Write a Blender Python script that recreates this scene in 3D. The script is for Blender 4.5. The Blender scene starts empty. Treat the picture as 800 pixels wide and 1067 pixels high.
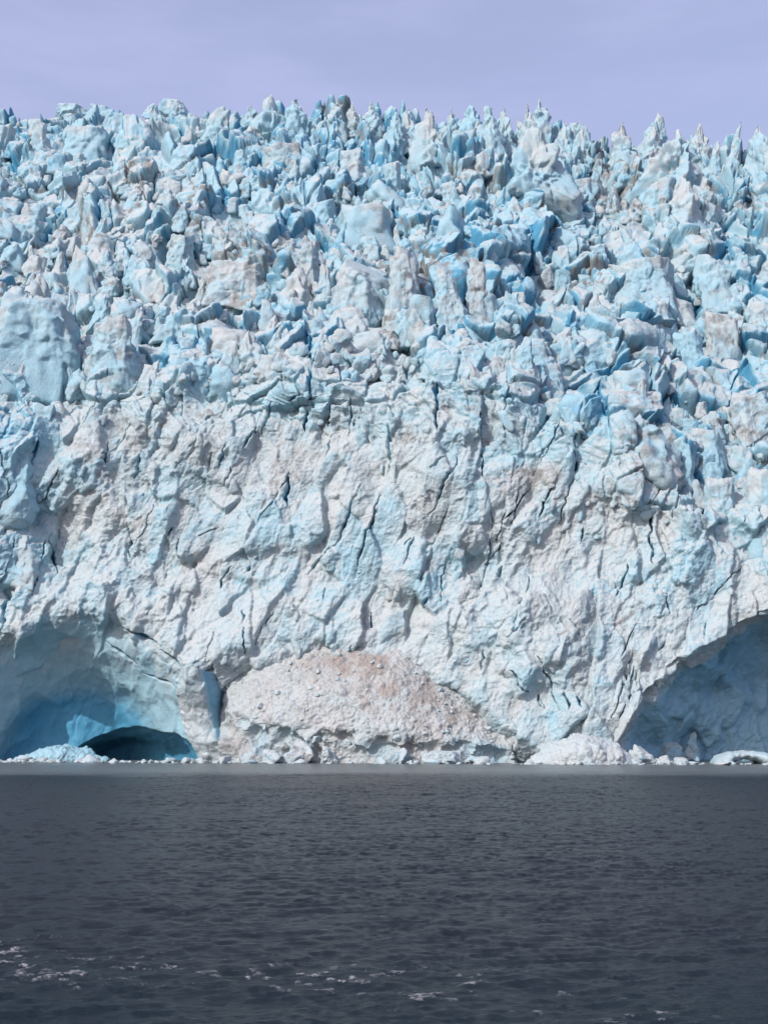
import bpy, bmesh, math, random
import numpy as np
from concurrent.futures import ThreadPoolExecutor
random.seed(7); RNG = np.random.default_rng(7)
SC = bpy.context.scene
COL = SC.collection
F32 = np.float32
Q = 1.0                       # mesh density
# ------------------------------------------------------------------ camera model (photo pixels 800 x 1067)
FPX, CX, CY, PITCH, CAMH = 1400.0, 400.0, 533.5, math.radians(9.47), 8.0
cp, sp = math.cos(PITCH), math.sin(PITCH)
def ray(px, py):
    a = (np.asarray(px, float) - CX) / FPX; b = (CY - np.asarray(py, float)) / FPX
    return a, cp - b * sp, sp + b * cp
def at(px, py, Y):
    dx, dy, dz = ray(px, py); t = Y / dy
    return np.stack(np.broadcast_arrays(dx * t, np.asarray(Y, float), CAMH + dz * t), -1)
# ------------------------------------------------------------------ noise
TAB = RNG.random(65536).astype(F32); TAB2 = RNG.random((65536, 6)).astype(F32)
def _hash(i, j, k, seed):
    h = (i.astype(np.uint32) * np.uint32(374761393)) ^ (j.astype(np.uint32) * np.uint32(668265263)) ^ (k.astype(np.uint32) * np.uint32(2246822519)) ^ np.uint32((seed * 3266489917) & 0xffffffff)
    h ^= h >> np.uint32(15); h *= np.uint32(2654435761); h ^= h >> np.uint32(13)
    return (h & np.uint32(65535)).astype(np.int64)
POOL = ThreadPoolExecutor(4)
def par(fn, P, *args):
    n = len(P)
    if n < 60000: return fn(P, *args)
    ch = [P[i:i + 120000] for i in range(0, n, 120000)]
    r = list(POOL.map(lambda c: fn(c, *args), ch))
    if isinstance(r[0], tuple): return tuple(np.concatenate(x) for x in zip(*r))
    return np.concatenate(r)
def _vn(P, seed):
    I = np.floor(P).astype(np.int64); f = (P - I).astype(F32); u = f * f * f * (f * (f * 6 - 15) + 10)
    i, j, k = I[:, 0], I[:, 1], I[:, 2]; r = 0
    for a in (0, 1):
        wa = u[:, 0] if a else 1 - u[:, 0]
        for b in (0, 1):
            wb = wa * (u[:, 1] if b else 1 - u[:, 1])
            for c in (0, 1):
                r = r + wb * (u[:, 2] if c else 1 - u[:, 2]) * TAB[_hash(i + a, j + b, k + c, seed)]
    return r * 2 - 1
def vnoise(P, seed=0): return par(_vn, np.asarray(P, F32), seed)
def _fbm(P, octv, seed, ridged, gain):
    a = 1.0; s = 0; t = 0
    for o in range(octv):
        v = _vn(P * (2.03 ** o) + o * 17.3, seed + o)
        if ridged: v = 1 - 2 * np.abs(v)
        s = s + a * v; t += a; a *= gain
    return s / t
def fbm(P, octv=4, seed=0, ridged=False, gain=.5): return par(_fbm, np.asarray(P, F32), octv, seed, ridged, gain)
def _wor(P, seed, k):
    """smooth cell noise: height from tilted cells, F2-F1 edge distance, F1, random of the nearest cell"""
    I = np.floor(P).astype(np.int64); n = len(P)
    F1 = np.full(n, 9., F32); F2 = np.full(n, 9., F32); best = np.zeros(n, F32)
    W = np.zeros(n, F32); H = np.zeros(n, F32); G = np.full(n, 9., F32)
    for a in (-1, 0, 1):
        for b in (-1, 0, 1):
            for c in (-1, 0, 1):
                T = TAB2[_hash(I[:, 0] + a, I[:, 1] + b, I[:, 2] + c, seed)]
                dx = P[:, 0] - (I[:, 0] + a + T[:, 0]); dy = P[:, 1] - (I[:, 1] + b + T[:, 1]); dz = P[:, 2] - (I[:, 2] + c + T[:, 2])
                d = np.sqrt(dx * dx + dy * dy + dz * dz).astype(F32)
                h = .75 * (T[:, 3] * 2 - 1) + ((T[:, 4] - .5) * dx + (T[:, 5] - .5) * dz) * 4.2
                w = np.exp(-k * d); W += w; H += w * h; G = np.minimum(G, .8 * d * d + .22 * h)
                nb = d < F1
                F2 = np.where(nb, F1, np.minimum(F2, d)); best = np.where(nb, T[:, 3], best); F1 = np.where(nb, d, F1)
    return H / W, F2 - F1, F1, best, G - .2
def worley(P, seed=0, k=24.): return par(_wor, np.asarray(P, F32), seed, k)
def ss(x, a, b):
    t = np.clip((x - a) / (b - a), 0, 1); return t * t * (3 - 2 * t)
def n1(x, s): # smooth 1D noise
    x = np.asarray(x, float); return vnoise(np.stack([x.ravel(), x.ravel() * 0 + 3.3, x.ravel() * 0 + s * 7.7], -1), s).reshape(x.shape)
def n2(x, y, s, o=3):
    x, y = np.broadcast_arrays(x, y); return fbm(np.stack([x.ravel(), y.ravel(), x.ravel() * 0 + s * 5.1], -1), o, s).reshape(x.shape)
# ------------------------------------------------------------------ object helpers
def link_mesh(name, V, Fa, mat, parent=None, attrs=None, smooth=True):
    V = np.ascontiguousarray(V, F32); Fa = np.ascontiguousarray(Fa, np.int32)
    m = bpy.data.meshes.new(name); nf, k = Fa.shape
    m.vertices.add(len(V)); m.vertices.foreach_set('co', V.ravel())
    m.loops.add(nf * k); m.loops.foreach_set('vertex_index', Fa.ravel())
    m.polygons.add(nf); m.polygons.foreach_set('loop_start', np.arange(0, nf * k, k, dtype=np.int32))
    m.polygons.foreach_set('use_smooth', np.full(nf, smooth))
    for an, av in (attrs or {}).items():
        at_ = m.attributes.new(an, 'FLOAT', 'POINT'); at_.data.foreach_set('value', np.ascontiguousarray(av, F32))
    m.update(calc_edges=True); m.materials.append(mat)
    o = bpy.data.objects.new(name, m); COL.objects.link(o)
    if parent is not None: o.parent = parent; o.matrix_parent_inverse = parent.matrix_world.inverted()
    return o
def tag(o, label=None, cat=None, group=None, kind=None):
    for k, v in (('label', label), ('category', cat), ('group', group), ('kind', kind)):
        if v: o[k] = v
    return o
def normals(P):
    du = np.gradient(P, axis=1); dv = np.gradient(P, axis=0)
    n = np.cross(du, dv); n /= np.linalg.norm(n, axis=-1, keepdims=True) + 1e-9
    return n
def blur(A, r):
    for ax in (0, 1):
        n = A.shape[ax]; pad = [(0, 0)] * A.ndim; pad[ax] = (r + 1, r)
        c = np.cumsum(np.pad(A, pad, mode='edge'), axis=ax)
        A = (np.take(c, range(2 * r + 1, 2 * r + 1 + n), axis=ax) - np.take(c, range(0, n), axis=ax)) / (2 * r + 1)
    return A
# ------------------------------------------------------------------ materials
def nodes(mat):
    mat.use_nodes = True; nt = mat.node_tree; nt.nodes.clear(); return nt
class NT:
    def __init__(s, nt): s.nt = nt
    def n(s, t, **kw):
        nd = s.nt.nodes.new(t)
        for k, v in kw.items():
            if k == 'inp':
                for a, b in v.items():
                    if isinstance(b, bpy.types.NodeSocket): s.nt.links.new(b, nd.inputs[a])
                    else: nd.inputs[a].default_value = b
            else: setattr(nd, k, v)
        return nd
    def math(s, op, a, b=0.0, c=None):
        inp = {0: a, 1: b}
        if c is not None: inp[2] = c
        return s.n('ShaderNodeMath', operation=op, inp=inp).outputs[0]
    def maprange(s, v, a, b, c=0., d=1.):
        return s.n('ShaderNodeMapRange', interpolation_type='SMOOTHSTEP', inp={0: v, 1: a, 2: b, 3: c, 4: d}).outputs[0]
    def mix(s, f, a, b):
        nd = s.n('ShaderNodeMix', data_type='RGBA')
        for k, v in ((0, f), (6, a), (7, b)):
            if isinstance(v, bpy.types.NodeSocket): s.nt.links.new(v, nd.inputs[k])
            else: nd.inputs[k].default_value = v if k == 0 else (*v, 1)
        return nd.outputs[2]
    def noise(s, vec, scale, detail=4, rough=.55, **kw):
        return s.n('ShaderNodeTexNoise', inp={'Vector': vec, 'Scale': scale, 'Detail': detail, 'Roughness': rough}, **kw).outputs[0]
def ice_material(name, bump=1.0, dirt_col=(.17, .166, .16)):
    m = bpy.data.materials.new(name); t = NT(nodes(m))
    pos = t.n('ShaderNodeNewGeometry').outputs['Position']
    blue = t.n('ShaderNodeAttribute', attribute_name='blue').outputs['Fac']
    dirt = t.n('ShaderNodeAttribute', attribute_name='dirt').outputs['Fac']
    na = t.noise(pos, .35, 5, .6); nb = t.noise(pos, 1.4, 5, .65); nc = t.noise(pos, .09, 3)
    b = t.math('ADD', blue, t.math('MULTIPLY', t.math('SUBTRACT', na, .5), .35))
    b1 = t.maprange(b, .02, .55); b2 = t.maprange(b, .6, 1.15)
    white = t.mix(t.maprange(nc, .35, .65), (.39, .475, .50), (.44, .472, .475))
    white = t.mix(t.maprange(nb, .3, .8), white, (.34, .41, .435))
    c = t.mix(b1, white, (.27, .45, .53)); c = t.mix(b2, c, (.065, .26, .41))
    warp = t.n('ShaderNodeVectorMath', operation='ADD', inp={0: pos, 1: t.n('ShaderNodeVectorMath', operation='SCALE', inp={0: t.n('ShaderNodeTexNoise', inp={'Vector': pos, 'Scale': .25, 'Detail': 4}).outputs[1], 3: 6.0}).outputs[0]}).outputs[0]
    ve = t.n('ShaderNodeTexVoronoi', feature='DISTANCE_TO_EDGE', inp={'Vector': t.n('ShaderNodeMapping', inp={0: warp, 3: (.17, .17, .06)}).outputs[0], 'Scale': 1.0}).outputs[0]
    vl = t.math('MULTIPLY', t.maprange(ve, .0, .045, 1., 0.), t.maprange(t.noise(pos, .06, 3), .54, .70))
    c = t.mix(t.math('MULTIPLY', vl, .28), c, (.17, .25, .30))
    d = t.math('ADD', dirt, t.math('MULTIPLY', t.math('SUBTRACT', nb, .55), t.maprange(dirt, .02, .4, 0., .9)))
    c = t.mix(t.maprange(d, .05, .85, 0., .85), c, dirt_col)
    h = t.math('ADD', t.math('MULTIPLY', na, .55), t.math('MULTIPLY', nb, .42))
    h = t.math('ADD', h, t.math('MULTIPLY', t.noise(pos, 4., 4, .65), .16))
    h = t.math('SUBTRACT', h, t.math('MULTIPLY', vl, .3))
    bp = t.n('ShaderNodeBump', inp={'Strength': 1., 'Distance': .6 * bump, 'Height': h})
    bs = t.n('ShaderNodeBsdfPrincipled', inp={'Base Color': c, 'Roughness': .62, 'Specular IOR Level': .25, 'Normal': bp.outputs[0]})
    t.nt.links.new(bs.outputs[0], t.n('ShaderNodeOutputMaterial').inputs[0]); return m
ICE = ice_material('glacier_ice'); FAN_ICE = ice_material('rubble_ice', .8, (.25, .212, .19)); SMOOTH_ICE = ice_material('smooth_ice', .45)
# ------------------------------------------------------------------ glacier sheet
def water_y(px): return 418 - 20 * (np.asarray(px, float) - 400) / 400
PC_X = [-200, 0, 100, 250, 400, 480, 550, 620, 700, 800, 1000]
PC_Y = [400, 402, 408, 402, 388, 388, 416, 456, 512, 540, 540]
PT_X = [-200, 0, 100, 200, 300, 400, 500, 600, 700, 800, 1000]
PT_Y = [118, 120, 120, 121, 119, 124, 130, 141, 155, 152, 152]
G_D = [-50, 0, 10, 40, 80, 120, 160, 200, 240, 280, 300]
G_Y = [-2, 0, 4, 19, 47, 88, 125, 170, 225, 295, 335]
def alcove_d(px, py):
    xe = np.interp(py, [560, 600, 640, 675, 715, 770, 792, 830], [925, 880, 800, 738, 690, 657, 652, 650])
    return px - xe
def cave_q(px, py): 
    return np.sqrt(((px - 82) / 142.) ** 2 + ((800 - py) / 168.) ** 2)
def hole_q(px, py):
    return np.sqrt(((px - 145) / 70.) ** 2 + ((794 - py) / 35.) ** 2)
def base_depth(px, py):
    pc = np.interp(px, PC_X, PC_Y) + 16 * n1(px / 60., 5) + 10 * n1(px / 21., 6); pt = np.interp(px, PT_X, PT_Y)
    pyw = py + 9 * n2(px / 60., py / 60., 21, 2)
    tc = np.clip((800 - pyw) / (800 - pc), -.1, 1)
    cliff = 24 * np.sign(tc) * np.abs(tc) ** 1.5
    d = (pc - pyw) * 300 / (pc - pt + 8)
    up = np.interp(d, G_D, G_Y)
    Y = water_y(px) + np.where(d > 0, 24 + up, cliff)
    amp = 9 + 12 * ss(pc - py, 0, 200)
    Y = Y + amp * n2(px / 150., py / 95., 31, 3)
    # blue blocks standing forward on the left edge
    Y = Y - 12 * ss(70 - px, 0, 80) * ss(py, 400, 450) * ss(640 - py, 0, 80)
    # recess of the ice cave, its dark mouth, the alcove on the right
    q = cave_q(px, py); Y = Y + 30 * ss(1.06 - q, 0, .75) + 1.5 * ss(1.0 - q, 0, .10)
    h = hole_q(px, py) + .05 * n1(px / 14., 9); Y = Y + 17 * ss(1.0 - h, 0, .5) + 5 * ss(1.0 - h, 0, .05)
    e = alcove_d(px, py) + 13 + 5 * n2(px / 22., py / 22., 41, 2)
    Y = Y + np.where(e > 0, 64 * (1 - np.exp(-np.maximum(e, 0) / 100.)), 0)
    # room behind the debris fan
    Y = Y + 9 * fan_in(px, py)
    return Y
FAN_X = [214, 221, 236, 262, 300, 340, 375, 420, 470, 520, 560, 580]
FAN_T = [800, 738, 702, 682, 671, 665, 662, 674, 704, 740, 772, 800]
def fan_in(px, py):
    top = np.interp(px, FAN_X, FAN_T, left=820, right=820); return ss(py - top, 6, 40)
NX, NY = int(1500 * Q), int(1200 * Q)
gx = np.linspace(-165, 965, NX); gv = np.linspace(0, 1, NY)
PX = np.broadcast_to(gx, (NY, NX)); top = np.interp(gx, PT_X, PT_Y)
PY = 812 + (top[None] - 812) * gv[:, None]
Y0 = base_depth(PX, PY)
B = at(PX, PY, Y0)
N0 = normals(B); N0 *= np.where((N0[..., 1:2] > 0), -1, 1)
N0 = blur(N0, int(14 * Q)); N0 /= np.linalg.norm(N0, axis=-1, keepdims=True)
pcg = np.interp(PX, PC_X, PC_Y)
UP = ss(pcg - PY + 40 * n2(PX / 45., PY / 40., 55, 3), -75, 45)                                    # 1 on the broken slope above the cliff
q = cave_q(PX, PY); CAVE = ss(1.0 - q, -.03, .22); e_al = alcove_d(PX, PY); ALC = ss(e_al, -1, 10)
SKY = ss(260 - PY, 0, 110) * ss(PX, 240, 340)                 # pinnacle country
BENCH = ss(pcg - PY, -8, 6) * ss(50 - (pcg - PY), 0, 25) * ss(PX, 150, 200)
ROUGH = (1 - .85 * CAVE) * (1 - .25 * ALC) * (1 - .25 * BENCH)
S = (NY, NX)
def flat(A): return A.reshape(-1, A.shape[-1])
W = flat(B) + 2.2 * np.stack([fbm(flat(B) / 14., 3, s) for s in (51, 52, 53)], -1)
sheared = W.copy(); sheared[:, 0] -= .22 * W[:, 2]; cl = np.stack([sheared[:, 0] / 8., W[:, 1] / 24., W[:, 2] / 17.], -1)
hA, eA, fA, rA, GA = [x.reshape(S) for x in worley(W / np.array([27., 48., 30.]), 61, 36.)]
hB, eB, fB, rB, GB_ = [x.reshape(S) for x in worley(W / np.array([13., 27., 18.]), 62, 34.)]
hC, eC, fC, rC, GC = [x.reshape(S) for x in worley(cl, 63, 55.)]
wg = (1 - UP).reshape(-1)                                    # the cliff has a slanting grain, the upper slope has none
grain = W.copy(); grain[:, 0] -= .25 * W[:, 2] * wg; grain[:, 2] /= 1.6; grain[:, 1] /= 1.3
hD, eD, fD, rD, GD_ = [x.reshape(S) for x in worley(grain / np.array([5.2, 7., 5.2]), 64, 34.)]
crk = lambda e, w: 1 - ss(e, 0, w)
cm = ss(n2(PX / 60., PY / 80., 71, 3), -.1, .35)              # only some joints gape
cmc = .0 * cm
# open joints: slits in the ice, x0, y0, x1, y1, half width
SLITS = [(128, 650, 166, 674, 2.2), (108, 668, 142, 692, 1.6), (165, 676, 200, 702, 2.0), (150, 700, 185, 716, 1.0), (299, 488, 301, 530, 2.6), (604, 436, 612, 404, 2.4), (634, 438, 620, 404, 2.2), (372, 592, 398, 512, 1.6), (345, 580, 378, 505, 1.3), (532, 698, 548, 722, 2.0), (24, 512, 36, 462, 3.2), (80, 384, 80, 325, 2.0), (2, 660, 16, 560, 3.5), (503, 466, 505, 500, 1.2), (448, 540, 478, 470, 1.3), (402, 440, 403, 480, 2.0), (456, 405, 455, 455, 2.2),
  (597, 470, 602, 500, 1.8), (560, 722, 566, 738, 1.4), (586, 720, 594, 742, 1.4), (600, 726, 606, 738, 1.6), (655, 690, 660, 722, 1.3), (560, 540, 575, 505, 1.2), (675, 520, 680, 590, 1.2), (640, 620, 655, 585, 1.5), (420, 590, 432, 560, 1.3), (225, 620, 240, 590, 1.2), (320, 600, 345, 570, 1.4), (268, 445, 255, 470, 1.5), (320, 425, 318, 450, 1.5), (344, 420, 340, 446, 1.5), (690, 470, 694, 500, 2.), (736, 500, 738, 525, 1.8), (140, 500, 150, 470, 1.5), (52, 560, 60, 600, 1.5), (130, 545, 133, 580, 1.3), (215, 500, 222, 470, 1.4)]
_r = random.Random(5)
for _ in range(75):
    x = _r.uniform(-130, 930); pc_ = float(np.interp(x, PC_X, PC_Y)); y = _r.uniform(pc_ - 40, 770)
    if cave_q(x, y - 15) < 1.1 or alcove_d(x, y - 15) > -8: continue
    L_ = _r.uniform(8, 34); a_ = _r.gauss(.28, .35); SLITS.append((x, y, x + L_ * math.sin(a_), y - L_ * math.cos(a_), _r.uniform(.7, 1.5)))
for _ in range(46):
    x = _r.uniform(-130, 930); pc_ = float(np.interp(x, PC_X, PC_Y)); y = _r.uniform(pc_ + 30, 760); L_ = _r.uniform(35, 85); a_ = _r.gauss(.35, .3)
    if cave_q(x, y - 15) < 1.15 or alcove_d(x, y - 15) > -20 or fan_in(x, y) > 0: continue
    SLITS.append((x, y, x + L_ * math.sin(a_), y - L_ * math.cos(a_), _r.uniform(.6, 1.0)))
CR = np.zeros(S); wig = 3.5 * n2(PX / 11., PY / 11., 73, 2); wig2 = 1 + .8 * n2(PX / 5., PY / 5., 74, 2)
for x0, y0, x1, y1, hw in SLITS:
    ja, jb = [int(np.clip((v_ + 165) / 1130 * NX, 0, NX)) for v_ in (min(x0, x1) - 12, max(x0, x1) + 12)]
    ia, ib = [int(np.clip((812 - v_) / 680 * NY, 0, NY)) for v_ in (max(y0, y1) + 30, min(y0, y1) - 30)]
    sl = (slice(ia, ib), slice(ja, jb)); xx = PX[sl] + wig[sl]; yy = PY[sl]
    L2 = (x1 - x0) ** 2 + (y1 - y0) ** 2; tt = ((xx - x0) * (x1 - x0) + (yy - y0) * (y1 - y0)) / L2; tcl = np.clip(tt, 0, 1)
    dd_ = np.hypot(xx - x0 - tcl * (x1 - x0), yy - y0 - tcl * (y1 - y0)); wd = hw * np.clip(4 * tcl * (1 - tcl), .05, 1) * wig2[sl]
    CR[sl] = np.maximum(CR[sl], 1 - ss(dd_, wd * .35, wd * 1.25))
CLR = .30 + .85 * ss(n2(PX / 85., PY / 85., 72, 3), -.3, .35)  # crumbled and smooth stretches of the cliff
hL, eL, fL, rL, GL = [x.reshape(S) for x in worley(W / np.array([48., 60., 34.]), 68, 24.)]
big = UP * (4.0 * hL * (1 - SKY) + 5.0 * hA - 2.0 * crk(eL, .05) + 3.6 * hB + 2.4 * GA + 2.2 * GB_ - 5.0 * crk(eA, .06) - 3.0 * crk(eB, .06)) + (1 - UP) * (1.1 * hA + 1.5 * hC + 1.2 * GC * CLR + .8 * hB + 1.0 * GB_ + 1.4 * GA - cmc * 3.4 * crk(eC, .055) - cmc * 1.0 * crk(eB, .04))
hK, eK, fK, rK, GK = [x.reshape(S) for x in worley(W / np.array([7.5, 20., 30.]), 67, 40.)]
big = big * (1 - .35 * SKY) + SKY * (5.5 * hK + 6 * (1 - 1.5 * fK) - 2.5 * crk(eK, .1))
H = ROUGH * (big + (.45 * CLR * (1 - UP) + 0.75 * UP) * hD + GD_ * (1.1 * CLR * (1 - UP) + .8 * UP)) + CAVE * 2.2 * GB_ + 1.0 * CAVE * GD_
H = H - 3.6 * CR + .6 * fbm(flat(B) / 9., 3, 75).reshape(S)
edge_fade = ss(gv, 0, .02)[:, None]
ND = N0 + (UP * (1 - .6 * SKY))[..., None] * np.array([0, -.45, 0]); ND /= np.linalg.norm(ND, axis=-1, keepdims=True)
P1 = B + ND * (H * (.3 + .7 * edge_fade))[..., None]
N1 = normals(P1); N1 *= np.where((N1[..., 1:2] > 0) & (N1[..., 2:3] < .2), -1, 1)
N1b = blur(N1, 2); N1b /= np.linalg.norm(N1b, axis=-1, keepdims=True) + 1e-9
W1 = flat(P1)
gE = W1.copy(); gE[:, 0] -= .25 * W1[:, 2] * wg
hE, eE, fE, rE, GE = [x.reshape(S) for x in worley((gE + .6 * np.stack([vnoise(W1 / 2.5, s) for s in (1, 2, 3)], -1)) / 2.6, 65, 14.)]
rg = fbm(W1 / np.array([3.2, 3.2, 4.5]), 5, 81, True, .55).reshape(S)
fl = fbm(np.stack([(W1[:, 0] - .3 * W1[:, 2]) / 1.5, W1[:, 1] / 3, W1[:, 2] / 7.], -1), 3, 83, True).reshape(S)
gF = gE / 1.15; hF, eF, fF, rF, GF = [x.reshape(S) for x in worley(gF, 66, 20.)]
H2 = ROUGH * (1 - .4 * UP) * ((.16 + .12 * CLR) * hE + .08 * hF + .16 * GF * CLR + .34 * GE * CLR + .12 * rg * CLR + .22 * fl * (1 - UP)) + .08 * rg + (1 - CAVE) * .13 * fbm(W1 / .9, 2, 85).reshape(S)
P2 = P1 + N1b * H2[..., None]
N2 = normals(P2); N2 *= np.where((N2[..., 1:2] > 0) & (N2[..., 2:3] < .2), -1, 1)
# --- what the ice is made of: clean blue ice in fresh fractures, weathered white crust, rock dirt; cave and alcove blue also paints in shade
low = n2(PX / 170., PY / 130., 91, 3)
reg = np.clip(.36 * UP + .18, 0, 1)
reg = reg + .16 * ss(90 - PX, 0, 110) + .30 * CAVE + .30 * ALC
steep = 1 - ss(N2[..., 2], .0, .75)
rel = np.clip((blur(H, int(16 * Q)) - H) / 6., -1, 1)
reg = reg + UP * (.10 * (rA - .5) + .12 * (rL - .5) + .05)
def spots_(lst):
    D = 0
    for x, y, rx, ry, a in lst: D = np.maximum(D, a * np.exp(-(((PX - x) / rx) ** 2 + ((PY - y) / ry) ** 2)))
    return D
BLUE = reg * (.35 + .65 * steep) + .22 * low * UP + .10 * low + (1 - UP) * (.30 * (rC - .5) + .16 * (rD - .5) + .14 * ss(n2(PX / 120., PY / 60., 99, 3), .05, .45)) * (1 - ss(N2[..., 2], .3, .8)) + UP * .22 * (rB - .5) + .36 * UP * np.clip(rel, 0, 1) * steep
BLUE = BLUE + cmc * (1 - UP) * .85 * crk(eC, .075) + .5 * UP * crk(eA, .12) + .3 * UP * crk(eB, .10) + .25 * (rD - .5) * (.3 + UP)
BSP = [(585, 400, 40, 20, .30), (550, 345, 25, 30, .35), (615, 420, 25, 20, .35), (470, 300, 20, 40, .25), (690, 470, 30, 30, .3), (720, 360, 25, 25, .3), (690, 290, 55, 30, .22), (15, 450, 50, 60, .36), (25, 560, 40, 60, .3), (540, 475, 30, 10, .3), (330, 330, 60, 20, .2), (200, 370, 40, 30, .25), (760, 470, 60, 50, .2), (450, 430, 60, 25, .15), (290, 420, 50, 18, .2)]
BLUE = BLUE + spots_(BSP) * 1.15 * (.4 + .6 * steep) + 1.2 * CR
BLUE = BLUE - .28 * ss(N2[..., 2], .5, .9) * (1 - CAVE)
BLUE = np.maximum(BLUE, (1.22 * CAVE * ss(1.05 - q, .0, .75)) * (.85 + .5 * low))  # blue cave ice, deepened inwards to paint in the hollow's shade
BLUE = np.maximum(BLUE, 1.25 * ss(1.03 - hole_q(PX, PY), 0, .08)); BLUE = np.maximum(BLUE, (.80 + .3 * low) * ALC)  # deep blue mouth; the alcove's shade is painted as darker blue
DIRT = np.zeros(S)
def spots(lst, PXa, PYa, strength=1.0):
    D = 0
    for x, y, rx, ry, a in lst: D = np.maximum(D, a * np.exp(-(((PXa - x) / rx) ** 2 + ((PYa - y) / ry) ** 2)))
    return D
DIRT_SPOTS = [(640, 192, 26, 30, .75), (690, 222, 45, 10, .6), (780, 215, 30, 18, .5), (250, 275, 38, 26, .8), (318, 268, 18, 26, .7), (85, 247, 22, 10, .8), (15, 290, 26, 8, .7),
    (375, 200, 26, 12, .4), (480, 215, 30, 14, .35), (430, 300, 26, 36, .6), (480, 290, 14, 30, .5), (90, 480, 40, 60, .4), (150, 440, 60, 26, .42), (545, 495, 45, 14, .8), (668, 470, 24, 40, .75),
    (470, 430, 40, 26, .5), (560, 360, 40, 30, .3), (650, 380, 26, 16, .35), (755, 345, 26, 30, .6), (770, 430, 40, 14, .5), (700, 270, 60, 12, .35), (520, 360, 12, 14, .4), (215, 425, 40, 10, .5), (410, 345, 18, 26, .5),
    (330, 180, 40, 14, .35), (200, 235, 40, 10, .35), (420, 450, 14, 30, .4), (300, 470, 60, 40, .22), (60, 640, 30, 12, .3)]
dn = fbm(flat(P2) / np.array([4., 4., 3.]), 4, 95).reshape(S)
DIRT = spots(DIRT_SPOTS, PX, PY) * (.25 + .9 * ss(dn, -.15, .35))
scat = ss(n2(PX / 75., PY / 50., 96, 4), .12, .5)
DIRT = DIRT + scat * ss(dn, -.1, .45) * (.75 * UP * (1 - .5 * SKY) + .22) + .7 * UP * np.maximum(crk(eB, .07), crk(eA, .06)) * ss(n2(PX / 20., PY / 20., 94, 2), -.25, .3) + .05 * UP * ss(rB, .72, .9) * (.6 + 1.6 * dn) + .16 * UP * ss(dn, .02, .35) + .5 * scat * crk(eB, .09) * ss(n2(PX / 30., PY / 30., 97, 2), .0, .3)
band = np.abs(np.sin((P2[..., 2] + 6 * n2(PX / 90., PY / 90., 98, 2)) / 3.1)) 
DIRT = DIRT + .5 * spots(DIRT_SPOTS[:6], PX, PY) * ss(band, .8, 1.) 
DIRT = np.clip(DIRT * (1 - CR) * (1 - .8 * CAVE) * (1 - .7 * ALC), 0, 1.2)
DIRT = DIRT + (.13 + .16 * ss(n2(PX / 50., PY / 90., 92, 3), .0, .4)) * (1 - UP) * (1 - CAVE) * ss(low, -.2, .3)
BLUE = BLUE * (1 - .5 * np.clip(DIRT, 0, 1))
# back of the glacier: the slope goes on beyond the skyline
ext = []
for k in range(1, 9):
    d = 18. * k * (1 + .25 * k); R = P2[-1] * 1.0; sc = (R[:, 1] + d) / R[:, 1]
    R[:, 0] *= sc; R[:, 1] += d; R[:, 2] = blur(P2[-1][None], 30)[0][:, 2] - 6 + .02 * d + 3 * n1(R[:, 0] / 13., 100 + k); ext.append(R)
GP = np.concatenate([P2, np.stack(ext)], 0); ex = np.zeros((8, NX))
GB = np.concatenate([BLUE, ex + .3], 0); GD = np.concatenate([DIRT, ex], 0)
rows = NY + 8
idx = np.arange(rows * NX).reshape(rows, NX)
FACES = np.stack([idx[:-1, :-1], idx[:-1, 1:], idx[1:, 1:], idx[1:, :-1]], -1)
fc = lambda A: np.pad(A, ((0, 8), (0, 0)), mode='edge')[:-1, :-1]
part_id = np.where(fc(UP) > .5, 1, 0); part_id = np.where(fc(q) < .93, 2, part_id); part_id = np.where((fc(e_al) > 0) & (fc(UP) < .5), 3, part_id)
glacier = bpy.data.objects.new('glacier', None); COL.objects.link(glacier); glacier.location = (0, 415, 0)
bpy.context.view_layer.update()
tag(glacier, 'huge blue and white glacier front rising from the dark water to a jagged skyline', 'glacier')
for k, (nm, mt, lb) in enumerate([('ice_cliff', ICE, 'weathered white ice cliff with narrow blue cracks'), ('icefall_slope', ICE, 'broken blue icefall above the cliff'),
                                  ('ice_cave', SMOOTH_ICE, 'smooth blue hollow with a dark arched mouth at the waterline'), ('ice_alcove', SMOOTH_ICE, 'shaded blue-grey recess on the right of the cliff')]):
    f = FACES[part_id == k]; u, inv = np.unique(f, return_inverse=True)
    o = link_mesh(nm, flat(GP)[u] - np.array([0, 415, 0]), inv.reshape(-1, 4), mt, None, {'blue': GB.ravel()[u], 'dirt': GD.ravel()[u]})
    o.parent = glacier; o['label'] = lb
def surf(px, py):
    """point of the finished ice surface at a place on it"""
    t = np.interp(px, PT_X, PT_Y); i = int(np.clip(round((812 - py) / (812 - t) * (NY - 1)), 0, NY - 1)); j = int(np.clip(round((px + 165) / 1130 * (NX - 1)), 0, NX - 1))
    return P2[i, j], N0[i, j]
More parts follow.
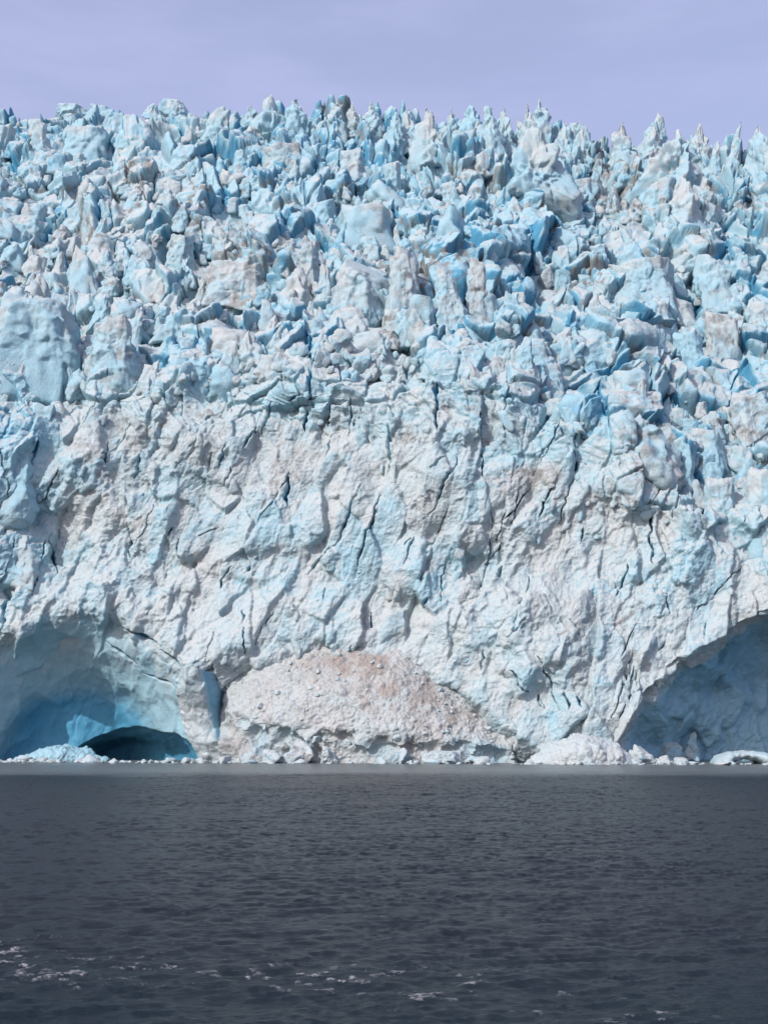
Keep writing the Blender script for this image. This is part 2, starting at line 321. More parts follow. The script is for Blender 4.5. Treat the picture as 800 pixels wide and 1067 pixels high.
# ------------------------------------------------------------------ blocks of ice
ICO = {}
def ico(s):
    if s not in ICO:
        bm = bmesh.new(); bmesh.ops.create_icosphere(bm, subdivisions=s, radius=1.0)
        ICO[s] = (np.array([v.co[:] for v in bm.verts], F32), np.array([[v.index for v in f.verts] for f in bm.faces], np.int32)); bm.free()
    return ICO[s]
def block(kind, w, d, h, seed, sub, blue, dirt, lean=(0, 0)):
    """faceted lump of ice standing on z = 0 with its foot sunk below; returns verts, faces, blue, dirt"""
    r = np.random.default_rng(seed); D, Fa = ico(sub)
    nk = {'spire': 8, 'dome': 10, 'slab': 7, 'boulder': 12, 'shard': 7}[kind]; radm = None; k = {'spire': 34, 'dome': 30, 'slab': 44, 'boulder': 34, 'shard': 40}[kind]
    for q_ in range(1 if sub < 4 else 3):
        nr = r.normal(size=(nk, 3)); nr /= np.linalg.norm(nr, axis=1, keepdims=True); off = r.uniform(.62, 1., nk) * (1 - .1 * q_)
        if kind in ('slab', 'dome', 'shard'):
            fr = np.array([[r.uniform(-.5, .5), -1, r.uniform(-.1, .4)], [r.uniform(-.4, .4), r.uniform(-.5, .3), 1], [-1, r.uniform(-.5, .1), r.uniform(-.1, .4)], [1, r.uniform(-.5, .1), r.uniform(-.1, .4)]])
            fr /= np.linalg.norm(fr, axis=1, keepdims=True); nr = np.concatenate([nr, fr]); off = np.concatenate([off, r.uniform(.5, .85, 4)])
        dt = D @ nr.T.astype(F32); ri = np.where(dt > .05, off / np.maximum(dt, .05), 20.)
        r_ = -np.log(np.exp(-k * np.minimum(ri, 2.)).sum(1) + 1e-30) / k; r_ = np.clip(r_, .2, 2.)
        radm = r_ if radm is None else np.maximum(radm, r_)
    rad = radm
    V = D * rad[:, None]
    if kind in ('spire', 'shard', 'slab'): V[:, :2] *= (np.hypot(D[:, 0], D[:, 1]) + .02)[:, None] ** (-.55 if kind == 'spire' else -.45)
    z = (V[:, 2] - V[:, 2].min()) / np.ptp(V[:, 2])
    tp = {'spire': .97, 'dome': .25, 'slab': .15, 'boulder': .15, 'shard': .74}[kind]; pw = {'spire': 1.7, 'dome': 2., 'slab': 1., 'boulder': 1.5, 'shard': 1.1}[kind]
    s = 1 - tp * z ** pw
    V[:, 0] *= s; V[:, 1] *= s
    V[:, 0] *= .5 * w / (np.abs(V[:, 0]).max()); V[:, 1] *= .5 * d / np.abs(V[:, 1]).max(); V[:, 2] = z * h * 1.35 - .35 * h
    V[:, 0] += lean[0] * V[:, 2]; V[:, 1] += lean[1] * V[:, 2]
    so = r.uniform(-500, 500, 3).astype(F32); sz = min(w, h)
    rn = D * np.array([1, 1, .5], F32)
    A = (V + so).astype(F32)
    hb = _wor(A / max(sz * .34, 1.2), 7, 30.); 
    n_ = _fbm(A / max(sz * .22, .9), 4, 11, True, .55); fl_ = _fbm(A / np.array([sz * .13, sz * .13, sz * .7], F32), 2, 13, True, .5)
    amp = {'spire': .075, 'dome': .048, 'slab': .04, 'boulder': .045, 'shard': .042}[kind] * sz
    hc = _wor(A / max(sz * .15, .8), 9, 24.)
    V = V + rn * (amp * (hb[0] * .55 + .9 * hb[4] + .35 * hc[0] + .6 * hc[4] + n_ * .22 + fl_ * (.9 if kind == 'spire' else .4)))[:, None]
    if sub > 4: he = _wor(A / 2.4, 10, 24.); V = V + rn * (.20 * he[0] + .10 * he[4] + .14 * _fbm(A / .9, 2, 21, False, .5))[:, None]
    b = blue + .30 * (hb[3] - .5) + .18 * _fbm(A / (sz * .5), 2, 17, False, .5) - .25 * ss(D[:, 2], .35, .9) + .2 * (1 - ss(hb[1], 0, .1))
    dd = dirt * (.25 + 1.5 * ss(_fbm(A / max(sz * .22, .8), 4, 19, False, .6), -.05, .4)) + .35 * dirt * ss(np.abs(np.sin(A[:, 2] / (sz * .16) + _vn(A / (sz * .5), 3))), .82, 1.)
    return V, Fa, np.clip(b, 0, 1.1), np.clip(dd, 0, 1.1)
def rotz(V, a):
    c, s = math.cos(a), math.sin(a); R = V.copy(); R[:, 0] = c * V[:, 0] - s * V[:, 1]; R[:, 1] = s * V[:, 0] + c * V[:, 1]; return R
# big seracs: x0, y0, x1, y1 in the photograph, kind, blue, dirt, lean
BIG = [
 (15,133,60,170,'dome',.42,.1,0),(57,122,112,166,'slab',.45,.1,0),(112,115,162,154,'dome',.45,.05,0),(158,98,198,120,'dome',.5,.05,0),(48,104,96,120,'dome',.45,.1,0),(138,103,168,120,'shard',.4,0,.3),(84,106,128,122,'slab',.5,0,0),
 (203,106,247,148,'dome',.42,.1,0),(-40,120,16,165,'dome',.4,.1,0),(20,150,70,175,'slab',.35,.15,0),
 (268,93,296,140,'spire',.42,.05,0),(296,98,318,140,'spire',.45,0,.05),(250,104,272,140,'spire',.45,0,0),(336,102,360,140,'spire',.35,.15,0),(358,104,378,140,'spire',.3,.2,0),(376,105,396,140,'spire',.4,.1,0),(405,110,420,160,'spire',.5,0,0),(418,112,436,160,'spire',.45,.05,-.05),
 (434,105,468,178,'spire',.38,.12,-.05),(460,106,478,160,'spire',.4,.1,0),(476,103,500,150,'spire',.62,0,.05),(498,106,520,165,'spire',.38,.12,0),(514,108,534,160,'spire',.42,.05,.05),(542,104,560,160,'spire',.3,.25,0),(552,99,574,150,'spire',.34,.2,.04),
 (528,124,588,208,'spire',.42,.05,0),(580,122,600,170,'spire',.4,.1,0),(598,128,616,172,'spire',.45,.05,0),(608,122,624,165,'shard',.55,0,-.15),(632,121,660,180,'spire',.28,.2,.1),(660,128,690,178,'spire',.25,.15,.2),(674,113,690,150,'spire',.35,.1,.15),
 (676,130,734,205,'spire',.30,.12,.08),(690,180,740,240,'spire',.36,.05,0),(668,178,704,222,'dome',.5,0,.1),(722,180,750,226,'spire',.3,.25,0),(716,124,740,175,'spire',.3,.15,.1),(736,140,756,190,'shard',.45,.1,.1),(752,121,775,180,'shard',.32,.15,.2),(776,126,805,185,'spire',.3,.15,.1),(800,125,840,190,'spire',.35,.1,0),
 (270,142,320,176,'dome',.3,.3,0),(238,150,262,180,'slab',.55,0,0),(345,148,385,190,'dome',.4,.15,0),(398,160,420,205,'slab',.45,.1,0),(455,182,480,210,'slab',.5,.05,0),(590,180,625,205,'dome',.4,.1,0),
 (168,205,200,235,'shard',.42,.1,.1),(120,190,150,218,'shard',.42,.05,.2),(60,205,100,240,'dome',.45,.1,0),(165,182,192,210,'dome',.55,.05,0),(0,215,40,250,'dome',.4,.15,0),
 (204,256,292,316,'slab',.15,.75,0),(304,242,334,306,'slab',.25,.6,0),(328,250,412,348,'dome',.35,.1,0),(272,238,312,276,'slab',.4,.15,0),(165,236,202,278,'slab',.3,.25,0),(402,248,440,330,'dome',.25,.5,0),
 (-24,290,82,392,'dome',.48,.15,0),(80,322,146,392,'dome',.40,.3,0),(160,344,232,404,'dome',.55,.05,0),(60,268,95,300,'slab',.6,.05,0),(100,255,120,292,'spire',.4,.1,0),(125,262,160,292,'dome',.55,.05,0),(175,265,200,300,'spire',.4,.1,.1),(90,300,115,336,'shard',.55,0,.1),(165,310,195,355,'spire',.4,.1,0),
 (446,262,504,342,'shard',.46,.15,-.15),(480,262,512,330,'slab',.25,.55,.05),(500,296,556,356,'shard',.62,.1,.1),(575,250,600,300,'dome',.55,.05,0),(535,345,560,395,'slab',.6,.02,.05),(495,350,545,388,'slab',.5,.0,.2),(410,315,440,350,'dome',.45,.1,0),
 (622,256,732,316,'slab',.45,.22,0),(728,254,768,316,'dome',.50,.1,0),(666,300,712,352,'dome',.50,.05,0),(704,332,742,388,'dome',.72,.05,0),(736,316,780,382,'slab',.25,.5,0),(640,305,668,345,'shard',.42,.1,.15),(605,300,635,345,'shard',.42,.1,.1),(676,328,706,375,'shard',.5,.05,0),(608,250,640,275,'dome',.5,.1,0),(780,300,820,360,'dome',.45,.2,0),
 (652,424,700,490,'spire',.25,.6,-.05),(696,452,732,512,'slab',.60,.0,0),(732,494,778,546,'dome',.40,.05,0),(744,464,776,502,'dome',.40,.1,0),(776,480,830,560,'dome',.42,.05,0),(716,440,760,480,'slab',.5,.1,0),(760,400,820,470,'slab',.35,.3,0),
 (10,414,56,466,'dome',.52,.05,.1),(-20,452,36,524,'dome',.55,.05,0),(28,464,84,512,'dome',.42,.1,.1),(18,500,62,552,'dome',.42,.1,0),(-30,538,42,612,'dome',.45,.05,0),(60,560,100,600,'dome',.3,.2,0),
]
jobs = [(x0, y0, x1, y1, {'dome': 'slab', 'slab': 'slab'}.get(kd, kd) if (i_ % 3 and x1 - x0 < 70) else kd, bl * .85, min(di, .36), ln) for i_, (x0, y0, x1, y1, kd, bl, di, ln) in enumerate(BIG)]
def place(j, seed, sub, face=False, out=.0):
    x0, y0, x1, y1, kd, bl, di, ln = j
    cx = (x0 + x1) / 2; p, n = surf(cx, (y0 + y1) / 2 if face else min(y1, 800) - 2)
    Yd = p[1] - out; pt = at(cx, y1, Yd); tpz = at(cx, y0, Yd)
    w = (x1 - x0) * Yd / FPX * (1.6 if kd == 'spire' else 1.05); h = (tpz - pt)[2]
    V, Fa, b, dd = block(kd, w, w * {'spire': .9, 'dome': .9, 'slab': .7, 'boulder': .9, 'shard': .55}[kd], h, seed, sub, bl, di, (ln, .12))
    return V + (pt + np.array([0, (.30 if face else (.06 if y1 < 245 and kd == 'spire' else .26)) * w, 0])), Fa, b, dd
g0 = np.array([0, 415, 0])
for k, j in enumerate(jobs):
    V, Fa, b, dd = place(j, 300 + k, 6 if j[2] - j[0] > 55 else 5, j[3] > float(np.interp((j[0] + j[2]) / 2, PC_X, PC_Y)) + 28)
    o0 = V.mean(0); o0[2] = V[:, 2].min()
    o = link_mesh('serac', V - o0, Fa, ICE, None, {'blue': b, 'dirt': dd}); o.parent = glacier; o.location = o0 - g0
# the countless small ones, one part
Vs, Fs, Bs, Ds = [], [], [], []; nv = 0
def add_small(j, seed, sub, face=False):
    global nv
    V, Fa, b, dd = place(j, seed, sub, face); Vs.append(V); Fs.append(Fa + nv); Bs.append(b); Ds.append(dd); nv += len(V)
rr = random.Random(11)
def region(px, py):
    k = int(np.clip((812 - py) / (812 - np.interp(px, PT_X, PT_Y)) * (NY - 1), 0, NY - 1)); j = int(np.clip((px + 165) / 1130 * (NX - 1), 0, NX - 1))
    return BLUE[k, j], DIRT[k, j]
for k in range(1250):
    px = rr.uniform(-140, 940); pt = float(np.interp(px, PT_X, PT_Y)); pc = float(np.interp(px, PC_X, PC_Y))
    py = pt + (pc - pt) * rr.random() ** 1.1 + 4
    t = (py - pt) / (pc - pt); sz = (7 + 13 * t) * math.exp(rr.gauss(0, .45))
    spiky = px > 240 and t < .35
    kd = rr.choices(['spire', 'shard', 'dome', 'slab', 'boulder'], [5, 3, 1.5, 1.5, .6] if spiky else [.5, 1.4, 3, 4, 2.5])[0]
    asp = {'spire': rr.uniform(1.1, 1.9), 'shard': rr.uniform(1., 1.7), 'dome': rr.uniform(.6, 1.), 'slab': rr.uniform(.5, 1.05), 'boulder': rr.uniform(.6, .9)}[kd]
    bl, di = region(px, py)
    add_small((px - sz / 2, py - sz * asp * .8, px + sz / 2, py + sz * .2, kd, float(np.clip(.6 * bl + .12 + rr.gauss(0, .12), 0, .8)), float(np.clip(.7 * di + (.35 if rr.random() < .3 else .08) * rr.random(), 0, .9)), rr.gauss(0, .12)), 5000 + k, 4 if sz > 14 else 3)
for k in range(620):                                          # half-buried blocks in the face of the cliff
    px = rr.uniform(-130, 930); pc = float(np.interp(px, PC_X, PC_Y)); py = pc + (785 - pc) * rr.random() ** 1.25
    if cave_q(px, py) < 1.12 or alcove_d(px, py) > -14 or fan_in(px, py) > .01: continue
    sz = min(13, 8 * math.exp(rr.gauss(0, .4))); asp = rr.uniform(.8, 1.7); bl, di = region(px, py)
    add_small((px - sz / 2, py - sz * asp * .5, px + sz / 2, py + sz * asp * .5, rr.choice(['slab', 'slab', 'shard', 'boulder']), float(np.clip(bl + rr.gauss(.0, .06), 0, .4)), float(np.clip(di, 0, .5)), rr.gauss(.12, .15)), 8000 + k, 4 if sz > 14 else 3, True)
o = link_mesh('small_seracs', np.concatenate(Vs) - g0, np.concatenate(Fs), ICE, None, {'blue': np.concatenate(Bs), 'dirt': np.concatenate(Ds)}); o.parent = glacier
o['kind'] = 'stuff'
# ------------------------------------------------------------------ debris fan at the foot of the cliff
fx = np.linspace(214, 580, 560); fv = np.linspace(0, 1, 300)
ft = np.interp(fx, FAN_X, FAN_T) + 3 * n1(fx / 14., 140)
FPXg = np.broadcast_to(fx, (300, 560)); FPY = 806 + (ft[None] - 6 - 806) * fv[:, None]
dn_ = np.maximum(FPY - ft[None], 0)
scarp = (np.interp(fx, [214, 240, 300, 400, 560], [742, 746, 753, 766, 776]) + 6 * n1(fx / 35., 141))[None]
Yf = water_y(FPXg) + 13 - 29 * (1 - np.exp(-dn_ / 55.)) + 3 * ss(FPY, scarp, scarp + 14) + 9 * ss(6 - dn_, 0, 8)
Yf = Yf + 2 * ss(240 - FPXg, 0, 25) + 6 * ss(FPXg, 520, 575)
FB = at(FPXg, FPY, Yf); fS = FPXg.shape
fN = normals(FB); fN *= np.where(fN[..., 1:2] > 0, -1, 1); fN = blur(fN, 8); fN /= np.linalg.norm(fN, axis=-1, keepdims=True)
fw = flat(FB); fw2 = fw + .8 * np.stack([fbm(fw / 4., 2, s) for s in (1, 2, 3)], -1)
l1 = worley(fw2 / 5.5, 151, 12.); l2 = worley(fw2 / 2.2, 152, 9.); l3 = worley(fw2 / 1.0, 153, 8.)
sc_ = ss(FPY, scarp - 4, scarp + 8)
lump = lambda l: (np.maximum(0, .75 - l[2]) * (.4 + l[3])).reshape(fS)
g_ = lambda l: l[4].reshape(fS)
fh = 1.0 * (1 - sc_) * lump(l1) + sc_ * (3.2 * g_(l1) + 1.2 * l1[0].reshape(fS) + 1.2 * g_(l2)) + 1.0 * (1 - sc_) * lump(l2) + .5 * lump(l3) + .45 * fbm(fw / 2., 4, 155).reshape(fS)  + 1.3 * fbm(fw / 16., 2, 156).reshape(fS)
fd_edge = ss(dn_, 2, 26)
FP = FB + fN * fh[..., None]
fb = .05 + sc_ * (.16 + .3 * n2(FPXg / 20., FPY / 20., 160, 2))  
fd = .12 + .24 * fd_edge + .14 * n2(FPXg / 40., FPY / 30., 161, 3) + .8 * spots([(375, 690, 40, 20, .8), (420, 720, 60, 26, .6), (460, 745, 40, 20, .5), (352, 682, 8, 12, .9), (330, 700, 40, 20, .3)], FPXg, FPY) * (.7 + 1.2 * n2(FPXg / 10., FPY / 10., 162, 4)) + sc_ * .18 * ss(n2(FPXg / 25., FPY / 15., 163, 3), 0, .3)
fi = np.arange(300 * 560).reshape(300, 560); ff = np.stack([fi[:-1, :-1], fi[:-1, 1:], fi[1:, 1:], fi[1:, :-1]], -1).reshape(-1, 4)
fo = np.array([FP[..., 0].mean(), 395, 0])
o = link_mesh('debris_fan', flat(FP) - fo, ff, FAN_ICE, None, {'blue': np.clip(fb, 0, 1).ravel(), 'dirt': np.clip(fd, 0, 1).ravel()}); o.location = fo
tag(o, 'broad dirty fan of fallen snow and ice rubble heaped against the cliff foot', 'ice rubble')
def fan_y(px, py): 
    i = int(np.clip((806 - py) / (812 - np.interp(px, fx, ft)) * 299, 0, 299)); j = int(np.clip((px - 214) / 366 * 559, 0, 559)); return FP[i, j, 1]
cv, cf, cb, cd, cn = [], [], [], [], 0
for k in range(170):                                          # loose lumps lying on the fan
    i, j = rr.randrange(60, 285), rr.randrange(15, 545); P_ = FP[i, j]
    if dn_[i, j] < 8: continue
    sz_ = .9 * math.exp(rr.gauss(0, .55)); V, Fa, b, dd = block(rr.choice(['boulder', 'slab', 'dome']), sz_ * rr.uniform(1, 1.6), sz_, sz_ * .75, 7000 + k, 3, .06, float(np.clip(fd[i, j] * .3, 0, .15)))
    cv.append(rotz(V, rr.uniform(0, 6.3)) + P_); cf.append(Fa + cn); cb.append(b); cd.append(dd); cn += len(V)
ch = link_mesh('rubble_chunks', np.concatenate(cv) - fo, np.concatenate(cf), FAN_ICE, None, {'blue': np.concatenate(cb), 'dirt': np.concatenate(cd)}); ch.parent = o; ch['kind'] = 'stuff'
# ------------------------------------------------------------------ single blocks lying at the waterline and on the ledge
def thing_block(name, x0, y0, x1, y1, kd, bl, di, ln, Yd, seed, label, cat, group=None, sub=4, mat=ICE):
    cx = (x0 + x1) / 2; pt = at(cx, y1, Yd); h = (at(cx, y0, Yd) - pt)[2]; w = (x1 - x0) * Yd / FPX
    V, Fa, b, dd = block(kd, w, w * .8, h, seed, sub, bl, di, (ln, 0))
    o = link_mesh(name, V, Fa, mat, None, {'blue': b, 'dirt': dd}); o.location = pt
    return tag(o, label, cat, group)
SH = [ # shore blocks: x0,x1,top,kind,blue,dirt,label
 (270,300,781,'boulder',.1,.1,'low white ice lump beside the cave end of the debris fan'),
 (297,334,771,'boulder',.1,.35,'large grubby ice block standing upright before the debris fan'),
 (330,350,777,'boulder',.12,.15,'small white ice lump right of the large grubby block'),
 (400,434,779,'boulder',.12,.3,'grey rounded ice lump under the middle of the debris fan'),
 (434,482,782,'dome',.1,.15,'long low white ice lump at the foot of the debris fan'),
 (478,512,788,'dome',.12,.1,'flat white ice slab lying right of the long low lump'),
 (652,684,776,'boulder',.1,.05,'white angular ice block at the dark corner of the alcove'),
 (680,704,787,'boulder',.1,.05,'white rounded ice block floating before the alcove'),
 (697,718,790,'boulder',.08,.0,'smallest white ice block floating before the alcove'),
 (684,716,772,'slab',.45,0,'blue slab of ice leaning in the alcove beside the tall shard'),
 (703,734,762,'shard',.45,0,'tall pointed blue shard of ice standing in the shaded alcove')]
for k, (x0, x1, t, kd, bl, di, lb) in enumerate(SH):
    Yd = float(water_y((x0 + x1) / 2)) - (14 if x0 < 640 else 5); Yd += 12 if kd in ('slab', 'shard') else 0
    if kd in ('slab', 'shard'): Yd = float(surf((x0 + x1) / 2, 788)[0][1]) - 5
    zb = at(400, 795, Yd)[2]; yb = 800 - 0
    # bottom pixel row where z = 0 at this depth
    ys = np.linspace(780, 805, 101); yb = float(ys[np.argmin(np.abs(at(400, ys, np.full(101, Yd))[:, 2]))])
    thing_block('ice_block', x0, t, x1, yb, kd, bl, di, .15 if kd == 'shard' else 0, Yd, 900 + k, lb, 'ice block', 'ice blocks at the waterline', 5)
LEDGE = [(341,368,344,364,'pale blue ice boulder on the ledge, largest of the tumbled pile'),(300,322,355,373,'white ice boulder at the back of the tumbled pile on the ledge'),(322,345,362,381,'white ice boulder in the middle of the tumbled pile on the ledge'),(366,392,362,382,'pale ice boulder at the right end of the tumbled pile'),(285,304,367,383,'white ice boulder at the left end of the tumbled pile')]
for k, (x0, x1, y0, y1, lb) in enumerate(LEDGE):
    p, n = surf((x0 + x1) / 2, y1); thing_block('ice_boulder', x0, y0, x1, y1, 'boulder', .28, .08, 0, p[1], 950 + k, lb, 'ice boulder', 'ice boulders on the ledge', 4)
for k in range(70):
    px = rr.uniform(190, 440) if k < 52 else rr.uniform(440, 620); pc = float(np.interp(px, PC_X, PC_Y)); py = pc - rr.uniform(2, 32); s = rr.uniform(6, 14)
    p, n = surf(px, py); thing_block('ice_boulder', px - s / 2, py - s * .75, px + s / 2, py, 'boulder', rr.uniform(.08, .4), rr.choice([0, .05, .1, .3]), 0, p[1], 1000 + k, 'small pale ice boulder tumbled on the ledge above the cliff', 'ice boulder', 'small ice boulders on the ledge', 3)
# snow heap right of the fan
def heap(name, px0, px1, ptop, Yd, depth, seed, blue, dirt, label, cat):
    n, m = 220, 110; u = np.linspace(-1, 1, n); v = np.linspace(0, 1, m)
    cxm = ((px0 + px1) / 2 - 400) / FPX * Yd; hw = (px1 - px0) / 2 * Yd / FPX; hh = (at(400, ptop, Yd) - at(400, 797, Yd))[2]
    U, Vv = np.meshgrid(u, v); ang = Vv * math.pi
    prof = np.clip(1 - np.abs(U) ** 1.7, 0, 1) * (1 + .25 * n1(U * 3., seed))
    X = cxm + U * hw; Yy = Yd - np.cos(ang) * depth * (.35 + .65 * prof); Z = -.6 + (hh * prof + .6) * np.sin(ang) ** .8
    P = np.stack([X, Yy, Z], -1); w = flat(P); N = normals(P); N *= np.where(N[..., 2:3] < 0, -1, 1)
    a = worley(w / 3., seed, 9.); b = worley(w / 1.2, seed + 1, 8.)
    L = lambda l: (np.maximum(0, .75 - l[2]) * (.4 + l[3])).reshape(P.shape[:2])
    P = P + N * (1.3 * L(a) + .6 * L(b) + .5 * fbm(w / 4., 4, seed).reshape(P.shape[:2]))[..., None]
    ii = np.arange(n * m).reshape(m, n); ff = np.stack([ii[:-1, :-1], ii[:-1, 1:], ii[1:, 1:], ii[1:, :-1]], -1).reshape(-1, 4)
    c = np.array([cxm, Yd, 0]); z = np.full(n * m, 1.)
    o = link_mesh(name, flat(P) - c, ff, ICE, None, {'blue': z * blue + .1 * (a[3] > .8), 'dirt': z * dirt}); o.location = c
    return tag(o, label, cat)
heap('snow_heap', 548, 658, 768, float(water_y(610)) - 6, 12, 210, .03, .1, 'clean white heap of fallen snow between the debris fan and the alcove', 'snow heap')
heap('ice_rubble', 22, 118, 783, float(water_y(70)) + 8, 7, 220, .6, 0, 'pale blue heap of broken ice in front of the cave mouth', 'ice rubble')
# leaning fin of ice at the right side of the cave
def fin():
    n, m = 90, 160; u = np.linspace(0, 1, n); v = np.linspace(0, 1, m); U, Vv = np.meshgrid(u, v)
    xl = np.interp(Vv, [0, .25, .5, .75, 1], [212, 199, 189, 184, 188]); xr = np.interp(Vv, [0, .3, .6, .85, 1], [241, 230, 223, 218, 212])
    px = xl + (xr - xl) * U; py = 800 - 100 * Vv - 6 * np.sin(U * 3) * Vv
    Yb = float(water_y(205)) - 6
    prof = np.array([surf(float(a_), float(b_))[0][1] for a_, b_ in zip(np.interp(v, [0, .25, .5, .75, 1], [224, 214, 206, 200, 200]), 796 - 100 * v)]); prof = np.convolve(np.pad(prof, 20, mode='edge'), np.ones(41) / 41, 'valid')
    Yd = prof[:, None] - 9 + 30 * (U - .68) ** 2 * (U > .68) + 14 * np.clip(.25 - U, 0, 1)
    P = at(px, py, Yd); w = flat(P)
    P[..., 1] += -1.0 * fbm(w / 5., 4, 230).reshape(U.shape) - .5 * worley(w / 3., 231, 12.)[0].reshape(U.shape)
    back = P + np.array([3, 14, 0]); back[..., 0] += 1.5
    A = np.concatenate([P, back[:, ::-1]], 1); A = np.concatenate([A, A[:, :1]], 1); nn = A.shape[1]
    ii = np.arange(nn * m).reshape(m, nn); ff = np.stack([ii[:-1, :-1], ii[:-1, 1:], ii[1:, 1:], ii[1:, :-1]], -1).reshape(-1, 4)
    c = np.array([(205 - 400) / FPX * Yb, Yb, 0]); bl = np.concatenate([.08 + .7 * ss(U, .78, .95) + .1 * Vv, .75 + 0 * U], 1); bl = np.concatenate([bl, bl[:, :1]], 1)
    o = link_mesh('ice_fin', flat(A) - c, ff, ICE, None, {'blue': bl.ravel(), 'dirt': bl.ravel() * 0}); o.location = c - g0; o.parent = glacier; o['label'] = 'white leaning fin of ice with a blue edge'
fin()
# small arch of ice in the alcove
def arch():
    n, m = 120, 40; t = np.linspace(-.08, math.pi + .08, n); a = np.linspace(0, 2 * math.pi, m, endpoint=False); T, A_ = np.meshgrid(t, a, indexing='ij')
    Yd = float(water_y(768)) + 2; k = Yd / FPX; R = 24 * k; cx = (768 - 400) * k
    th = (4.5 + 4 * np.abs(np.cos(T)) ** 2) * k
    X = cx + np.cos(T) * (R + th * np.cos(A_)); Z = np.sin(T) * (R * .42 + th * np.cos(A_)) - .3; Yy = Yd + 5 * np.sin(A_) * th / (4.5 * k)
    P = np.stack([X, Yy, Z], -1); w = flat(P); P = P + ((.6 * fbm(w / 2.5, 4, 240) + .25 * worley(w / 2, 241, 10.)[0]).reshape(T.shape))[..., None] * np.stack([np.cos(T) * np.cos(A_), np.sin(A_), np.sin(T) * np.cos(A_)], -1)
    ii = np.arange(n * m).reshape(n, m); j2 = np.roll(ii, -1, 1); ff = np.stack([ii[:-1], j2[:-1], j2[1:], ii[1:]], -1).reshape(-1, 4)
    c = np.array([cx, Yd, 0]); o = link_mesh('ice_arch', flat(P) - c, ff, ICE, None, {'blue': np.full(n * m, .25), 'dirt': np.zeros(n * m)}); o.location = c
    tag(o, 'low pale arch of ice with a dark hollow under it, standing in the alcove', 'ice arch')
arch()
# floating brash ice along the waterline
protos = []
for k in range(10):
    V, Fa, b, dd = block(['boulder', 'slab', 'dome', 'shard', 'boulder'][k % 5], 1., 1., .5, 2000 + k, 3, .1, .05); mo = link_mesh('ice_floe', V, Fa, ICE, None, {'blue': b, 'dirt': dd}); protos.append(mo)
for k in range(290):
    u = rr.random()
    px = rr.uniform(-80, 222) if u < .55 else (rr.uniform(222, 660) if u < .78 else rr.uniform(640, 880))
    Yd = float(water_y(px)) - (rr.uniform(2, 22) if px < 222 or px > 640 else rr.uniform(15, 24))
    o = protos[k] if k < 10 else protos[rr.randrange(10)].copy()
    if k >= 10: COL.objects.link(o)
    s = 1.25 * math.exp(rr.gauss(0, .6))
    o.scale = (s * rr.uniform(1, 1.8), s * 1.2, s * rr.uniform(.4, 1.3)); o.rotation_euler = (0, 0, rr.uniform(0, 6.3)); o.location = ((px - 400) / FPX * Yd, Yd, .02)
    tag(o, 'small white floe of brash ice floating along the foot of the glacier', 'ice floe', 'brash ice floes at the waterline')
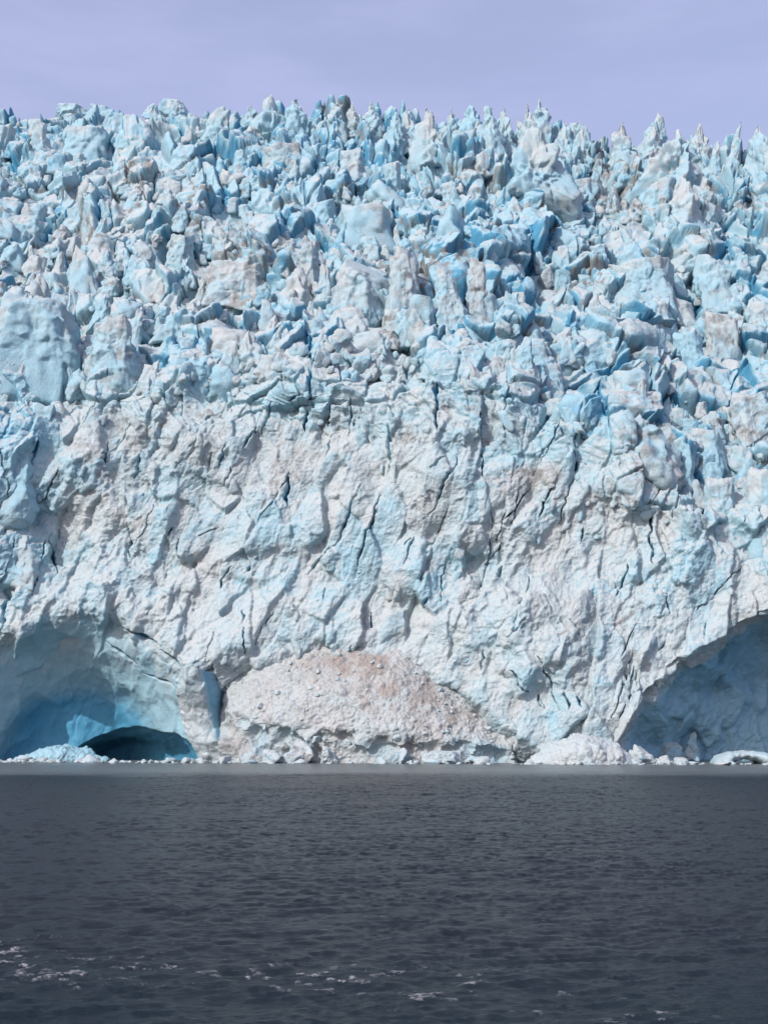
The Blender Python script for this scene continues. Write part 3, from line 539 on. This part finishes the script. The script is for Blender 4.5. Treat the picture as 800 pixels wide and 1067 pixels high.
# ------------------------------------------------------------------ water
def water():
    na, nr = 1300, 1000
    th = np.linspace(-.62, .62, na); r = np.concatenate([np.geomspace(14, 470, nr)])
    R, T = np.meshgrid(r, th, indexing='ij'); X = R * np.sin(T); Y = R * np.cos(T)
    p = np.stack([X.ravel(), Y.ravel(), X.ravel() * 0], -1)
    wind = np.array([.35, -.94])
    def waves(lam, stretch, seed, ridged):
        u = (p[:, 0] * .94 + p[:, 1] * .35) / (lam * stretch); v = (p[:, 0] * -.30 + p[:, 1] * .95) / lam
        return fbm(np.stack([u, v, u * 0 + seed], -1), 2, seed, ridged, .45)
    fade = np.clip(1.0 + R / 500, 1, 1.6).ravel()
    calm = 1 - .6 * ss((R / 408).ravel() + .05 * vnoise(np.stack([p[:, 0] / 40, p[:, 1] / 90, p[:, 0] * 0], -1), 309), .66, .78)
    grp = (1 + .6 * fbm(np.stack([p[:, 0] / 22, p[:, 1] / 14, p[:, 0] * 0], -1), 3, 310))
    h = grp * (.045 * waves(6., 1.7, 301, False) + .06 * waves(1.7, 1.5, 302, False) + .07 * waves(.95, 1.4, 303, True)) + .035 * waves(.6, 1.3, 304, True)
    h = h * fade * calm
    d = np.hypot(X, Y).ravel()
    lane = np.exp(-((p[:, 1] - 45.5 + .33 * p[:, 0] + 2.5 * vnoise(np.stack([p[:, 0] / 9, p[:, 0] * 0, p[:, 0] * 0], -1), 305)) / 3.4) ** 2) + .25 * np.exp(-((p[:, 1] - 58) / 14) ** 2)
    fo = ss(fbm(np.stack([p[:, 0] / 1.5, p[:, 1] / .8, p[:, 0] * 0], -1), 6, 306, False, .68) + .35 * (h / .15) , .04, .45) * lane
    fo = fo * ss(fbm(np.stack([p[:, 0] / .35, p[:, 1] / .5, p[:, 0] * 0], -1), 3, 307), -.1, .45)
    p[:, 2] = h + fo * .02
    ii = np.arange(na * nr).reshape(nr, na); ff = np.stack([ii[:-1, :-1], ii[:-1, 1:], ii[1:, 1:], ii[1:, :-1]], -1).reshape(-1, 4)
    # the rest of the sea: one wide low sheet joined on
    b = len(p); L = 6000.
    p = np.concatenate([p, [[-L, -L, -.45], [L, -L, -.45], [L, L, -.45], [-L, L, -.45]]]); ff = np.concatenate([ff, [[b, b + 1, b + 2, b + 3]]])
    foam = np.concatenate([fo, np.zeros(4)])
    m = bpy.data.materials.new('sea_water'); t = NT(nodes(m))
    pos = t.n('ShaderNodeNewGeometry').outputs['Position']; foa = t.n('ShaderNodeAttribute', attribute_name='foam').outputs['Fac']
    mp = t.n('ShaderNodeMapping', inp={0: pos, 3: (.7, 1., 1.)}).outputs[0]
    sy = t.n('ShaderNodeSeparateXYZ', inp={0: pos}).outputs
    silt = t.maprange(t.math('ADD', sy[1], t.math('MULTIPLY', t.noise(pos, .03, 3), 60)), 290, 350)
    near = t.maprange(sy[1], 38, 62, 1., 0.)
    foa = t.math('MULTIPLY', foa, t.maprange(t.noise(pos, 7., 4, .7), .36, .62))
    c = t.mix(silt, (.016, .020, .028), (.115, .135, .14)); c = t.mix(near, c, (.012, .020, .028)); c = t.mix(t.maprange(foa, .1, .8, 0., .75), c, (.36, .37, .38))
    h = t.math('ADD', t.math('MULTIPLY', t.noise(mp, 2.0, 5, .65), .5), t.math('MULTIPLY', t.noise(mp, 5., 3, .6), .12))
    bp = t.n('ShaderNodeBump', inp={'Strength': 1., 'Distance': .4, 'Height': h})
    bs = t.n('ShaderNodeBsdfPrincipled', inp={'Base Color': c, 'Roughness': t.maprange(foa, .1, .6, .22, .8), 'IOR': 1.33, 'Specular IOR Level': .05, 'Normal': bp.outputs[0]})
    t.nt.links.new(bs.outputs[0], t.n('ShaderNodeOutputMaterial').inputs[0])
    o = link_mesh('sea_water', p, ff, m, None, {'foam': foam}); tag(o, kind='structure')
water()
# ------------------------------------------------------------------ light, sky, camera
SUN = np.array([-.53, -.62, .60]); SUN /= np.linalg.norm(SUN)
sun = bpy.data.lights.new('sun', 'SUN'); sun.energy = 3.1; sun.angle = math.radians(.53); sun.color = (1., .97, .935)
so = bpy.data.objects.new('sun', sun); COL.objects.link(so); so.location = (-100, -60, 120)
from mathutils import Vector
so.rotation_euler = Vector(SUN).to_track_quat('Z', 'Y').to_euler()
w = bpy.data.worlds.new('World'); SC.world = w; w.use_nodes = True; t = NT(w.node_tree); w.node_tree.nodes.clear()
sky = t.n('ShaderNodeTexSky', sky_type='NISHITA', sun_disc=False, sun_elevation=math.asin(SUN[2]), sun_rotation=math.atan2(SUN[0], SUN[1]), air_density=1.0, dust_density=3.0, ozone_density=2.0)
gen = t.n('ShaderNodeTexCoord').outputs['Generated']
cir = t.noise(t.n('ShaderNodeMapping', inp={0: gen, 3: (2.2, 2.2, 9.)}).outputs[0], 2.2, 5, .55)
sk = t.mix(1.0, sky.outputs[0], (1, 1, 1)); 
mul = w.node_tree.nodes.new('ShaderNodeMix'); mul.data_type = 'RGBA'; mul.blend_type = 'MULTIPLY'; mul.inputs[0].default_value = 1; w.node_tree.links.new(sky.outputs[0], mul.inputs[6]); mul.inputs[7].default_value = (1.36, 1.13, 1.05, 1)
skc = t.mix(t.maprange(cir, .3, .75, .36, .58), mul.outputs[2], (3.6, 3.78, 5.9))
bg = t.n('ShaderNodeBackground', inp={0: skc, 1: .15})
w.node_tree.links.new(bg.outputs[0], t.n('ShaderNodeOutputWorld').inputs[0])
cam = bpy.data.cameras.new('camera'); co = bpy.data.objects.new('camera', cam); COL.objects.link(co); SC.camera = co
cam.sensor_fit = 'VERTICAL'; cam.sensor_height = 36; cam.lens = 36 * FPX / 1067; cam.clip_start = .5; cam.clip_end = 20000
co.location = (0, 0, CAMH); co.rotation_euler = (math.pi / 2 + PITCH, 0, 0)
vs = SC.view_settings; vs.view_transform = 'Standard'; vs.look = 'None'; vs.exposure = .22; vs.gamma = 1; vs.use_curve_mapping = False
SC.cycles.max_bounces = 6; SC.cycles.diffuse_bounces = 4; SC.cycles.use_denoising = True
